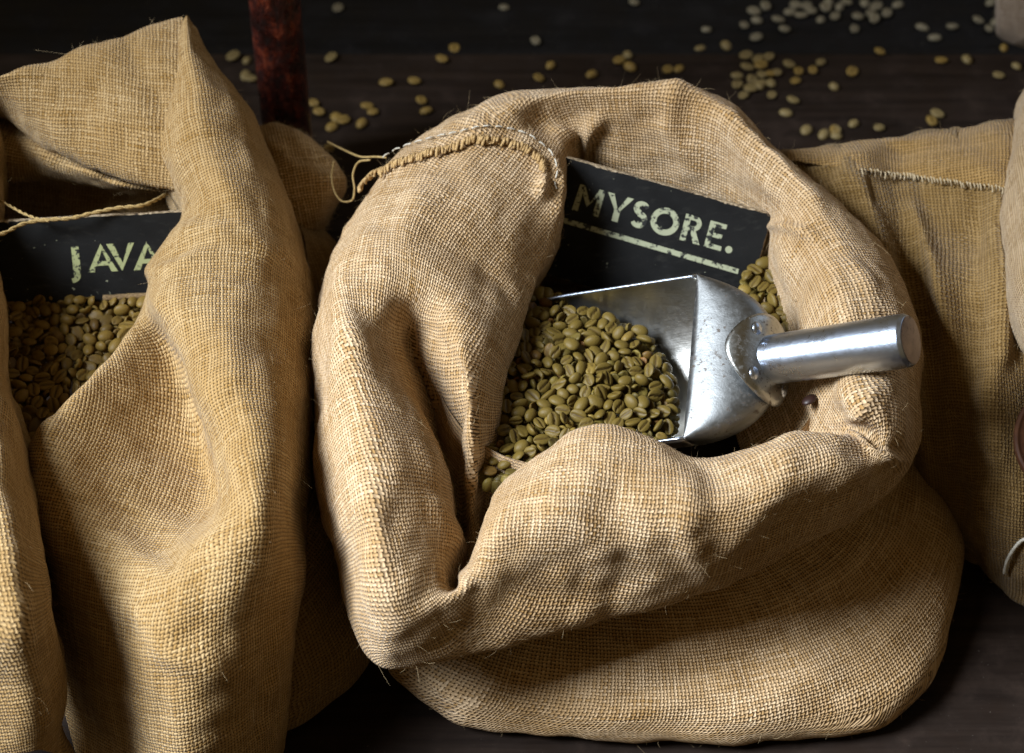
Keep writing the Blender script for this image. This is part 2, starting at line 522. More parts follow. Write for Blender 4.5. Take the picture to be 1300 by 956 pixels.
def board_mat():
    a = NT('black_sign_paint'); t = a.n('ShaderNodeTexCoord'); ob = t.outputs['Object']
    n1 = a.noise(ob, 40, 5); n2 = a.noise(ob, 260, 3); n3 = a.noise(ob, 900, 2)
    col = a.ramp(n1, [(.3, (.004, .0042, .0045)), (.7, (.009, .009, .009))])
    col = a.mix(a.smooth(n2, .705, .73), col, (.22, .23, .16))
    col = a.mix(a.smooth(n3, .70, .76, 0, .35), col, (.06, .065, .065))
    mp = a.n('ShaderNodeMapping'); a.l(ob, mp.inputs[0]); mp.inputs['Scale'].default_value = (1, 5, 2); mp.inputs['Rotation'].default_value = (.3, .5, .4)
    col = a.mix(a.smooth(a.noise(mp.outputs[0], 60, 6, .7), .52, .75, 0, .5), col, (.035, .034, .030))
    a.l(col, a.b.inputs['Base Color']); a.l(a.smooth(n1, .3, .7, .55, .75), a.b.inputs['Roughness']); a.b.inputs['Specular IOR Level'].default_value = .2
    a.l(a.bump(a.math('ADD', n1, a.math('MULTIPLY', n3, .3)), .3, .0006), a.b.inputs['Normal'])
    return a.m


def letter_mat(name, c, thr):
    a = NT(name); t = a.n('ShaderNodeTexCoord'); ob = t.outputs['Object']
    n1 = a.noise(ob, 330, 5, .7); n2 = a.noise(ob, 75, 3)
    wear = a.smooth(a.math('ADD', n1, a.math('MULTIPLY', n2, .35)), thr, thr + .03)
    tone = a.mix(n2, c, tuple(x * 1.25 for x in c))
    col = a.mix(wear, tone, (.010, .011, .011))
    a.l(col, a.b.inputs['Base Color']); a.b.inputs['Roughness'].default_value = .6
    a.l(a.bump(a.math('SUBTRACT', 1, wear), .4, .0002), a.b.inputs['Normal'])
    return a.m


M_BOARD = board_mat()
M_LET1 = letter_mat('cream_sign_paint', (.31, .325, .215), .72)
M_LET2 = letter_mat('cream_sign_paint_green', (.29, .31, .15), .72)


def raw_mat():
    a = NT('raw_board_edge'); t = a.n('ShaderNodeTexCoord'); n = a.noise(t.outputs['Object'], 500, 4, .7)
    a.l(a.ramp(n, [(.38, (.03, .02, .012)), (.5, (.30, .22, .13)), (.7, (.55, .46, .33))]), a.b.inputs['Base Color'])
    a.b.inputs['Roughness'].default_value = .8
    return a.m


M_RAW = raw_mat()

# ------------------------------------------------------------------ setting
def box_mesh(name, x0, x1, y0, y1, z0, z1, bev=.004):
    import bmesh
    bm = bmesh.new(); bmesh.ops.create_cube(bm, size=1)
    for v in bm.verts: v.co = Vector((x0 + (v.co.x + .5) * (x1 - x0), y0 + (v.co.y + .5) * (y1 - y0), z0 + (v.co.z + .5) * (z1 - z0)))
    bmesh.ops.bevel(bm, geom=bm.edges[:], offset=bev, segments=3, profile=.5, affect='EDGES')
    me = bpy.data.meshes.new(name); bm.to_mesh(me); bm.free()
    return me


Y_STEP = U(650, 66, 0)[1]
tag(link('table', box_mesh('table', -1.1, 1.1, -.75, Y_STEP, -.03, 0), M_TABLE), kind='structure')
tag(link('shelf', box_mesh('shelf', -1.1, 1.1, Y_STEP - .04, 1.3, -.062, -.032), M_TABLE2), kind='structure')

# ------------------------------------------------------------------ sack in the middle
def sack(name, loc, label):
    o = empty(name, loc); tag(o, label, 'sack', 'burlap coffee sacks'); return o


main = sack('burlap_sack', (.07, .04, 0), 'pale open burlap sack with rolled rim holding the metal scoop and mysore sign')
main_ctrl = [
    [(700, 330, 95), (714, 290, 135), (718, 238, 164), (690, 195, 170), (640, 165, 180), (616.0, 154.5, 181.0), (592, 146, 174), (566, 160, 140), (580, 195, 80)],
    [(650, 420, 95), (668, 380, 118), (690, 325, 140), (640, 275, 166), (570, 222, 180), (541.0, 210.0, 179.0), (512, 200, 170), (484, 220, 138), (500, 260, 75)],
    [(638, 480, 95), (650, 430, 118), (662, 385, 135), (602, 330, 165), (522, 290, 181), (494.0, 275.0, 177.5), (466, 262, 166), (443, 285, 130), (462, 320, 75)],
    [(632, 520, 95), (645, 470, 115), (655, 425, 135), (590, 385, 165), (530, 365, 172), (490, 345, 178), (440, 322, 170), (417, 342, 130), (440, 380, 65)],
    [(628, 560, 95), (636, 510, 112), (640, 470, 132), (588, 440, 162), (522, 435, 134), (476, 425, 164), (440, 405, 177), (402, 415, 130), (430, 450, 60)],
    [(628, 590, 95), (634, 560, 108), (630, 535, 122), (594, 520, 148), (552, 525, 108), (517, 510, 158), (455, 500, 173), (397, 510, 124), (430, 540, 55)],
    [(622, 630, 88), (622, 612, 98), (614, 600, 108), (598, 600, 124), (576, 610, 84), (549, 600, 148), (470, 590, 167), (401, 608, 115), (430, 640, 50)],
    [(616, 655, 85), (613, 660, 92), (608, 670, 98), (600, 680, 96), (583, 690, 78), (556, 672, 138), (480, 685, 155), (424, 703, 105), (450, 720, 45)],
    [(620, 668, 86), (613, 690, 94), (607, 710, 100), (600, 728, 100), (588, 740, 94), (560, 754, 130), (510, 790, 126), (478, 850, 82), (510, 840, 40)],
    [(640, 662, 92), (634, 645, 110), (632, 622, 134), (620, 650, 144), (612, 690, 144), (606, 740, 132), (598, 790, 110), (588, 832, 85), (592, 820, 40)],
    [(705, 640, 92), (703, 608, 115), (697, 572, 146), (690, 590, 162), (682, 650, 160), (679.0, 689.0, 149.0), (676, 730, 130), (670, 814, 88), (672, 800, 40)],
    [(765, 600, 95), (762, 575, 120), (758, 540, 156), (757, 548, 169), (755, 610, 168), (755.0, 654.0, 157.0), (755, 700, 138), (760, 790, 92), (760, 775, 40)],
    [(825, 620, 95), (825, 590, 120), (827, 555, 153), (830, 563, 165), (835, 620, 165), (837.5, 654.0, 157.5), (840, 690, 142), (850, 763, 96), (850, 745, 40)],
    [(885, 640, 95), (885, 612, 118), (886, 584, 145), (890, 594, 157), (900, 640, 160), (906.0, 664.0, 154.0), (912, 690, 140), (930, 735, 98), (925, 720, 40)],
    [(950, 620, 95), (953, 592, 120), (957, 567, 148), (962, 574, 160), (975, 615, 162), (983.5, 636.5, 155.0), (992, 660, 140), (1012, 697, 100), (1000, 680, 40)],
    [(1020, 600, 95), (1030, 572, 122), (1040, 550, 150), (1050, 556, 160), (1062, 590, 160), (1070.0, 608.0, 153.0), (1078, 628, 138), (1092, 655, 105), (1070, 640, 40)],
    [(985, 610, 85), (1035, 578, 118), (1080, 556, 143), (1095, 563, 147), (1112, 576, 147), (1121.0, 583.0, 145.0), (1130, 592, 135), (1146, 606, 108), (1110, 620, 40)],
    [(955, 590, 90), (1020, 545, 118), (1060, 520, 148), (1090, 520, 165), (1122, 525, 165), (1136.0, 534.0, 159.0), (1150, 545, 145), (1165, 562, 110), (1130, 580, 40)],
    [(935, 550, 90), (1005, 508, 118), (1042, 478, 148), (1075, 460, 165), (1115, 455, 167), (1132.5, 459.0, 162.5), (1150, 465, 150), (1170, 490, 110), (1140, 510, 40)],
    [(950, 480, 92), (1000, 435, 120), (1016, 400, 145), (1050, 372, 168), (1095, 357, 175), (1116.5, 363.5, 170.5), (1138, 372, 158), (1162, 402, 115), (1135, 430, 40)],
    [(970, 380, 95), (985, 355, 120), (990, 320, 146), (1020, 310, 165), (1060, 300, 175), (1081.0, 304.0, 171.5), (1102, 310, 160), (1133, 337, 115), (1110, 370, 40)],
    [(950, 350, 95), (968, 310, 120), (984, 285, 142), (1000, 262, 163), (1022, 240, 178), (1036.0, 241.0, 175.5), (1050, 244, 165), (1076, 278, 115), (1055, 310, 40)],
    [(920, 330, 95), (930, 285, 120), (940, 250, 142), (950, 215, 165), (966, 182, 182), (978.0, 186.0, 177.5), (990, 192, 165), (1010, 226, 115), (1000, 260, 40)],
    [(860, 310, 95), (862, 255, 122), (865, 215, 145), (875, 160, 172), (890, 120, 188), (897.5, 118.0, 183.0), (905, 118, 170), (920, 148, 115), (910, 190, 40)],
    [(790, 300, 95), (793, 240, 122), (795, 200, 145), (800, 150, 172), (805, 112, 188), (806.5, 110.0, 183.0), (808, 110, 170), (810, 142, 115), (805, 180, 40)],
    [(735, 290, 95), (735, 225, 125), (735, 185, 148), (725, 150, 168), (715, 118, 185), (710.5, 115.0, 180.5), (706, 114, 168), (705, 147, 115), (715, 190, 40)],
    [(710, 300, 95), (715, 250, 122), (717, 205, 160), (690, 165, 166), (655, 136, 182), (645.5, 129.0, 179.0), (636, 124, 168), (630, 158, 115), (650, 200, 40)],
]
main_creases = [
    ([(980, 285), (1010, 292), (1045, 305)], 7, -5), ([(1075, 552), (1105, 570), (1140, 583)], 6, -7),
    ([(1060, 520), (1090, 545), (1140, 570)], 10, 3), ([(690, 228), (686, 246)], 7, -9),
    ([(690, 160), (720, 172), (760, 150)], 12, -4), ([(556, 640), (572, 690), (592, 740)], 10, -6),
    ([(700, 640), (760, 680), (830, 690)], 22, -5), ([(880, 600), (870, 680), (900, 730)], 20, -4),
    ([(1000, 600), (960, 660), (900, 720)], 16, -3), ([(650, 740), (720, 760), (800, 740)], 18, 3),
    ([(455, 600), (480, 680), (470, 770)], 16, -3), ([(860, 110), (850, 160), (880, 220)], 14, -4),
    ([(930, 150), (960, 220), (1000, 260)], 14, -3), ([(760, 150), (745, 175), (738, 200)], 9, -5),
    ([(540, 290), (600, 330), (640, 370)], 14, 2), ([(1050, 330), (1080, 400), (1070, 430)], 16, -3),
    ([(1110, 500), (1090, 530), (1060, 535)], 8, -3), ([(560, 420), (585, 500), (570, 580)], 9, 3),
]
for q in range(8, 18): main_ctrl[q][-1] = (main_ctrl[q][-2][0] - 4, main_ctrl[q][-2][1] - 34, main_ctrl[q][-2][2] - 6)
main_ctrl = main_ctrl[16:] + main_ctrl[:16]
mG, mN = cloth(main_ctrl, 14, 14, True, main_creases, (1.0, .45), 3)
under(link('rolled_rim', cloth_mesh('rolled_rim', mG, True), M_MAIN), main)


def bag(ctrl_rings, nu, nv, seed, amp=(3.0, .7), creases=()):
    """closed rings (z up) -> bag wall, rings given as lists of world points"""
    P = np.array(ctrl_rings)          # [rings][K][3]
    G = catmull(np.swapaxes(P, 0, 1), nu, True)
    G = np.swapaxes(catmull(np.swapaxes(G, 0, 1), nv, False), 0, 1)
    N = gnormals(G, True)
    c = G.mean((0, 1)); s = np.sign(((G - c) * N).sum()); N = N * s
    d = amp[0] * wobble(G * np.array([1, 1, .6]), .09, seed) + amp[1] * wobble(G, .03, seed + 1)
    X, Y, _ = proj(G.reshape(-1, 3)); X = X.reshape(G.shape[:2]); Y = Y.reshape(G.shape[:2])
    for pts, wd, dep in creases:
        best = np.full(X.shape, 1e9)
        for k in range(len(pts) - 1): best = np.minimum(best, seg_dist(X, Y, pts[k], pts[k + 1])[0])
        d = d + dep * np.exp(-(best / wd) ** 2) * (N @ (-FW) > -.3)
    G = G + N * (d * .001)[..., None]
    G[..., 2] = np.maximum(G[..., 2], .0005)
    return G, N


def sring(cx, cy, rx, ry, z, e=.75, k=20):
    out = []
    for i in range(k):
        t = 2 * math.pi * i / k + math.pi / 2; c, s = math.cos(t), math.sin(t)
        out.append((cx + rx * math.copysign(abs(c) ** e, c), cy + ry * math.copysign(abs(s) ** e, s), z))
    return out


bG, bN = bag([sring(.065, .055, .11, .11, .125), sring(.068, .052, .118, .124, .095), sring(.075, .047, .145, .141, .06), sring(.085, .034, .168, .176, .024, .55), sring(.085, .034, .168, .178, .006, .55), sring(.08, .034, .14, .14, .001)], 14, 12, 11,
             creases=[([(960, 850), (1060, 790), (1150, 730)], 26, -5), ([(640, 850), (760, 830), (900, 790)], 20, 3), ([(1000, 760), (1100, 700), (1170, 640)], 16, 3), ([(800, 880), (900, 850), (1000, 800)], 18, -4)])
under(link('bag_wall', cloth_mesh('bag_wall', bG, True), M_MAIN), main)

# seam: white stitches along the hem that lies on the rim
def along(px_pts, step):
    P = np.array(px_pts, float); d = np.r_[0, np.cumsum(np.hypot(*np.diff(P, axis=0).T))]
    s = np.arange(0, d[-1], step)
    return np.stack([np.interp(s, d, P[:, 0]), np.interp(s, d, P[:, 1])], 1)


st = along([(486, 200), (500, 191), (520, 183), (540, 177), (560, 172), (580, 168), (600, 163), (612, 160), (635, 161), (655, 165), (672, 171), (686, 181), (698, 191), (705, 203), (708, 218), (704, 232), (708, 244), (711, 254)], 2.5)
k = 0
while k + 5 < len(st):
    pts = [surf_at(mG, mN, *st[k + q], lift=.0014 - .0012 * abs(q - 2) / 2) for q in range(5)]
    pts = catmull(np.array([pts[0], .5 * (pts[1] + pts[3]) * .5 + .5 * pts[2], pts[4]]), 3, False)
    mb = MB(); mb.tube(pts, .00046, 6); under(link('stitch', mb.mesh('stitch'), M_THREAD), main); k += 6
fr = along([(462, 238), (474, 224), (510, 206), (545, 195), (580, 187), (602, 176), (640, 179), (670, 188), (690, 202), (697, 222)], 3.2)
mb = MB(); r_ = np.random.default_rng(5)
for i, q in enumerate(fr[:-2]):
    a = q + np.array([-2, -4]) + r_.normal(size=2) * .8; b = q + np.array([-5, 6]) + r_.normal(size=2) * 1.4
    c = (a + b) / 2
    pts = np.array([surf_at(mG, mN, *a, lift=.0008), surf_at(mG, mN, *c, lift=.0030), surf_at(mG, mN, *b, lift=.0010)])
    mb.tube(catmull(pts, 4, False), r_.uniform(.0006, .001), 5)
tag(under(link('frayed_hem', mb.mesh('frayed_hem'), M_FRAY), main), kind='stuff')
fuzz('stray_fibres', [(mG, mN)], 7000, main, M_FIB, 21)
fuzz('wall_fibres', [(bG, bN)], 2200, main, M_FIB, 22)

# ------------------------------------------------------------------ sack on the left
java = sack('burlap_sack', (-.24, .0, 0), 'golden burlap sack with a tall peaked fold holding the java sign')
j_ctrl = [
    [(225, 42, 180), (228, 30, 194), (232, 22, 202), (237, 18, 204), (243, 24, 199), (250, 42, 178), (256, 72, 138)],
    [(212, 98, 150), (213, 76, 180), (225, 62, 196), (240, 58, 202), (258, 65, 192), (272, 82, 165), (276, 120, 110)],
    [(205, 152, 138), (206, 132, 170), (222, 120, 190), (250, 112, 196), (285, 112, 185), (310, 132, 150), (315, 170, 90)],
    [(203, 228, 122), (203, 206, 152), (220, 195, 176), (262, 185, 188), (310, 182, 180), (346, 207, 140), (350, 240, 80)],
    [(236, 308, 118), (230, 284, 140), (245, 262, 165), (290, 250, 182), (340, 257, 172), (376, 277, 130), (378, 310, 70)],
    [(206, 356, 116), (191, 338, 142), (208, 320, 160), (260, 305, 172), (330, 310, 170), (387, 327, 125), (385, 360, 65)],
    [(194, 404, 110), (184, 378, 136), (187, 384, 150), (206, 384, 166), (300, 380, 172), (394, 390, 122), (388, 430, 60)],
    [(150, 475, 104), (150, 442, 132), (212, 434, 126), (228, 430, 160), (300, 430, 173), (395, 450, 120), (388, 490, 55)],
    [(96, 545, 96), (100, 494, 138), (234, 496, 110), (254, 490, 163), (310, 490, 174), (393, 515, 118), (385, 550, 50)],
    [(40, 615, 80), (54, 552, 138), (250, 570, 100), (272, 562, 161), (320, 560, 172), (391, 580, 110), (383, 610, 45)],
    [(35, 680, 55), (72, 640, 126), (256, 644, 104), (286, 636, 155), (326, 632, 166), (387, 650, 102), (380, 680, 40)],
    [(50, 760, 45), (97, 740, 104), (180, 728, 130), (245, 722, 148), (310, 720, 150), (378, 745, 95), (370, 770, 35)],
    [(75, 870, 25), (120, 860, 68), (180, 850, 100), (240, 845, 115), (300, 850, 105), (363, 860, 70), (365, 880, 20)],
    [(100, 960, 2), (140, 970, 20), (190, 985, 40), (240, 990, 48), (300, 980, 40), (345, 955, 22), (360, 940, 2)],
    [(110, 1000, 1), (150, 1010, 2), (190, 1030, 3), (240, 1035, 4), (300, 1020, 3), (345, 985, 2), (355, 960, 1)],
]
j_creases = [([(205, 60), (202, 150), (204, 220)], 9, -4),
             ([(120, 600), (190, 690), (260, 740)], 18, 3), ([(230, 300), (300, 290), (370, 330)], 14, -3),
             ([(190, 345), (230, 335), (270, 320)], 8, -3), ([(340, 470), (350, 600), (330, 720)], 22, -4), ([(180, 780), (220, 830), (300, 860)], 18, -4)]
jG, jN = cloth(j_ctrl, 16, 16, False, j_creases, (1.0, .40), 5, flip=True)
under(link('rolled_rim', cloth_mesh('rolled_rim', jG, False), M_JAVA), java)
cols = []
for x, s_, lip, rb in ((-70, 112, 135, 222), (10, 93, 153, 230), (65, 78, 188, 233), (125, 57, 216, 244), (172, 41, 232, 253), (206, 29, 240, 250), (232, 22, 246, 252)):
    zt = 186 + (x + 70) * .045
    cols.append([(x, s_ + 45, 105), (x, s_ + 14, zt - 22), (x, s_ + 2, zt - 2), (x, s_ * .55 + lip * .45, zt - 14), (x, lip - 7, 156), (x, lip + 1, 146), (x + 4, lip - 10, 136),
                 (x, lip * .7 + rb * .3, 140), (x, lip * .3 + rb * .7, 130), (x, rb, 116), (x, rb - 4, 100), (x, rb + 34, 78), (x, rb + 70, 50)])
kG, kN = cloth(cols, 26, 9, False, [([(0, 120), (80, 150), (190, 160)], 18, -2)], (1.4, .5), 8, flip=False)
under(link('back_rim', cloth_mesh('back_rim', kG, False), M_JAVA), java)
rows = []
for y, e in ((120, 4), (180, 6), (240, 4), (330, 2), (400, 8), (450, 14), (500, 22), (600, 39), (700, 57), (800, 71), (866, 80), (960, 95)):
    d = max(0, y - 760) * .45
    rows.append([(e - 8, y + 14, 60 - d * .4), (e, y + 4, 112 - d), (e - 10, y - 2, 148 - d), (e - 45, y - 5, 172 - d), (e - 110, y, 165 - d), (e - 170, y + 10, 110 - d)])
lG, lN = cloth(rows, 12, 10, False, (), (1.6, .5), 12)
under(link('side_rim', cloth_mesh('side_rim', lG, False), M_JAVA), java)
ear = [[(318, 180, 70), (325, 160, 112), (332, 195, 124), (345, 250, 112), (362, 300, 80), (350, 320, 20)],
       [(345, 180, 80), (350, 156, 122), (362, 192, 126), (374, 240, 116), (385, 290, 92), (370, 330, 20)],
       [(392, 200, 80), (390, 172, 120), (399, 204, 122), (404, 240, 114), (406, 277, 94), (390, 320, 20)],
       [(420, 220, 80), (420, 197, 114), (426, 212, 114), (426, 238, 108), (419, 263, 94), (400, 300, 20)],
       [(430, 235, 80), (434, 219, 106), (438, 227, 104), (437, 240, 100), (430, 252, 92), (410, 290, 20)]]
eG, eN = cloth(ear, 12, 9, False, [([(340, 180), (380, 215), (430, 230)], 9, -3)], (1.0, .5), 17)
under(link('corner_flap', cloth_mesh('corner_flap', eG, False), M_JAVA), java)
jbG, jbN = bag([sring(-.165, .06, .05, .14, .10), sring(-.155, .05, .062, .155, .08), sring(-.148, .04, .07, .165, .055), sring(-.143, .03, .075, .17, .03), sring(-.143, .03, .074, .17, .006), sring(-.143, .03, .05, .14, .001)], 12, 10, 31)
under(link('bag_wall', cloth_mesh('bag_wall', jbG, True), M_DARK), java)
fuzz('stray_fibres', [(jG, jN), (kG, kN), (lG, lN), (eG, eN)], 1700, java, M_FIB, 23)

# ------------------------------------------------------------------ sack on the right
right = sack('burlap_sack', (.36, .06, 0), 'shaded brown burlap sack with a stitched hem band along its top edge')
rr = []
sil = {0: (985, 192), 1: (1040, 184), 2: (1090, 177), 3: (1140, 172), 4: (1200, 166), 5: (1250, 159), 6: (1300, 152), 7: (1380, 145)}
low = {0: (1130, 590), 1: (1170, 628), 2: (1182, 648), 3: (1200, 682), 4: (1230, 706), 5: (1265, 730), 6: (1305, 760), 7: (1390, 800)}
for c in range(8):
    sx, sy = sil[c]; lx, ly = low[c]
    col = [(sx + 5, sy + 45, 40), (sx + 2, sy + 12, 110), (sx, sy + 1, 136)]
    for f, z in ((.08, 143), (.22, 136), (.4, 126), (.58, 110), (.75, 86), (.9, 48), (.985, 12)):
        zz = z + (6 if c in (2, 5) else -5 if c == 3 else 0)
        col.append((sx + (lx - sx) * f ** .8, sy + (ly - sy) * f, zz))
    col += [(lx - 4, ly + 1, 3), (lx - 6, ly - 30, 1)]
    rr.append(col)
rG, rN = cloth(rr, 22, 10, False, [([(1158, 275), (1187, 340), (1205, 420)], 13, -9), ([(1100, 190), (1150, 300), (1180, 450)], 16, 7), ([(1235, 300), (1240, 420), (1220, 560)], 22, 7), ([(1270, 180), (1262, 300), (1275, 450)], 12, -8), ([(1215, 165), (1212, 225)], 8, -3)], (1.8, .5), 41)
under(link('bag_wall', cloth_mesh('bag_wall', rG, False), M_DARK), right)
hem = []
for i, x in enumerate((1000, 1045, 1090, 1135, 1180, 1225, 1262, 1282, 1300)):
    ys = 178 - (x - 1085) * .13
    yb = 222 + (x - 1140) * .13
    row = []
    for f, lf in ((0, .0005), (.12, .0022), (.4, .0024), (.75, .0018), (1, .0002)):
        p = surf_at(rG, rN, x, ys + 3 + (yb - ys - 3) * f, lift=lf * max(.35, min(1, (x - 1060) / 120)), rad=4)
        X, Y, _ = proj(p); row.append((X, Y, p[2] * 1000))
    hem.append(row)
hG, hN = cloth(hem, 12, 8, False, (), (.3, .2), 44)
under(link('hem_band', cloth_mesh('hem_band', hG, False), burlap('burlap_hem', (.38, .24, .095), (.25, .145, .045))), right)
zz = along([(1096, 219), (1143, 224), (1180, 229), (1230, 236), (1292, 244)], 4.2); r_ = np.random.default_rng(9)
mb = MB()
for i, q in enumerate(zz):
    j = r_.normal(size=2) * .7
    L = 5.5 if i % 3 == 0 else 3
    pts = np.array([surf_at(rG, rN, *(q + j + np.array([-1, -2])), lift=.004), surf_at(rG, rN, *(q + j), lift=.0046), surf_at(rG, rN, *(q + j + np.array([1, L])), lift=.002)])
    mb.tube(catmull(pts, 3, False), .0005, 5)
tag(under(link('frayed_hem', mb.mesh('frayed_hem'), twine_mat('pale_fray', (.34, .26, .15), (.52, .42, .27))), right), kind='stuff')
rows = []
for y, e in ((95, 1308), (140, 1292), (190, 1279), (260, 1273), (330, 1276), (390, 1284), (430, 1298), (470, 1318)):
    rows.append([(e + 12, y + 10, 90), (e, y + 4, 138), (e + 7, y - 2, 160), (e + 35, y - 4, 176), (e + 90, y, 170), (e + 130, y + 10, 120)])
fG, fN = cloth(rows, 12, 10, False, (), (1.2, .4), 47, flip=True)
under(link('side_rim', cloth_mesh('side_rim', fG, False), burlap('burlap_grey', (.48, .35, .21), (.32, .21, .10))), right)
fuzz('stray_fibres', [(rG, rN), (fG, fN)], 2000, right, M_FIB, 24)

# far corner of one more sack, lying on the boards behind
far = sack('burlap_sack', tuple(U(1330, 40, 0)), 'corner of a pinkish grey burlap sack on the boards behind')
rows = []
for x, yb in ((1269, 44), (1276, 49), (1286, 54), (1300, 58), (1340, 62), (1400, 64)):
    rows.append([(x, yb, 3), (x, yb - 3, 9), (x, yb - 14, 22), (x, yb - 40, 42), (x, yb - 90, 70), (x, yb - 140, 80)])
rows.insert(0, [(1270, 44, 1), (1268, 38, 3), (1268, 26, 8), (1270, 2, 20), (1272, -50, 40), (1274, -100, 50)])
xG, xN = cloth(rows, 12, 10, False, (), (1.0, .4), 51)
under(link('cloth_corner', cloth_mesh('cloth_corner', xG, False), burlap('burlap_pinkish', (.42, .33, .26), (.28, .2, .13))), far)
fuzz('stray_fibres', [(xG, xN)], 250, far, M_FIB, 25)

# ------------------------------------------------------------------ sign boards
GLY = {}
def ribbon(pts, w):
    P = np.array(pts, float); T = np.gradient(P, axis=0); T /= np.linalg.norm(T, axis=1)[:, None]
    Nn = np.stack([-T[:, 1], T[:, 0]], 1); w = np.broadcast_to(np.asarray(w, float), (len(P),))[:, None] / 2
    a, b = P + Nn * w, P - Nn * w
    return [[a[i], a[i + 1], b[i + 1], b[i]] for i in range(len(P) - 1)]


def arc(cx, cy, rx, ry, a0, a1, n=20):
    return [(cx + rx * math.cos(math.radians(a0 + (a1 - a0) * i / n)), cy + ry * math.sin(math.radians(a0 + (a1 - a0) * i / n))) for i in range(n + 1)]


# letters are drawn in photo-pixel sized units: baseline 0, cap height 34
def glyph(ch):
    if ch == 'M': return [[[(0, 0), (7.5, 0), (9, 34), (3, 34)]], [[(3, 34), (9.5, 34), (20.5, 14), (17.5, 8)]], [[(17.5, 8), (20.5, 14), (28.5, 34), (35, 34)]][:1], [[(27, 0), (35, 0), (36, 34), (29.5, 34)]]]
    if ch == 'Y': return [[[(13, 0), (21, 0), (21, 15), (13, 15)]], [[(13, 15), (17.5, 15), (8.5, 34), (0, 34)]], [[(17, 15), (21, 15), (34, 34), (26, 34)]]]
    if ch == 'O': return [ribbon(arc(18.5, 17, 14.6, 13.8, 0, 360, 36), 7.6)]
    if ch == 'S': return [ribbon(arc(11.5, 25.2, 7.2, 6.0, 20, 270, 16)[:-1] + arc(10.5, 10.2, 7.8, 7.4, 88, -150, 18), [5 + 2.4 * math.sin(math.pi * i / 34) for i in range(35)])]
    if ch == 'R': return [[[(0, 0), (7.5, 0), (7.5, 34), (0, 34)]], ribbon([(7.5, 31)] + arc(13, 24.5, 6.5, 6.5, 90, -90, 12) + [(7.5, 18)], 6), [[(10, 16), (17, 16), (26.5, 0), (17.5, 0)]]]
    if ch == 'E': return [[[(0, 0), (7.5, 0), (7.5, 34), (0, 34)]], [[(7.5, 28), (21.5, 28), (21.5, 34), (7.5, 34)]], [[(7.5, 14.5), (19, 14.5), (19, 20.2), (7.5, 20.2)]], [[(7.5, 0), (22, 0), (22, 6), (7.5, 6)]]]
    if ch == '.': return [[[(4.5 + 4.5 * math.cos(t), 4.5 + 4.5 * math.sin(t)) for t in np.linspace(0, 6.28, 21)[:-1]]]]
    if ch == 'J': return [[[(3, -1), (12.5, -1), (12.5, 34), (3, 34)]], ribbon([(7.7, -1)] + arc(-1, -3, 8.6, 6.5, 15, -80, 10), [9.4, 9.2, 9, 8.6, 8.2, 7.8, 7.4, 7, 6.7, 6.4, 6, 6])]
    if ch == 'A': return [[[(0, 0), (8.5, 0), (20, 28), (19, 36)]], [[(19, 36), (20, 28), (29.5, 0), (38, 0)]], [[(10.5, 8), (27, 8), (25, 13.5), (12.7, 13.5)]]]
    if ch == 'V': return [[[(0, 35), (9, 35), (19, 10), (17.5, 0)]], [[(17.5, 0), (19, 10), (28, 35), (35.5, 35)]]]


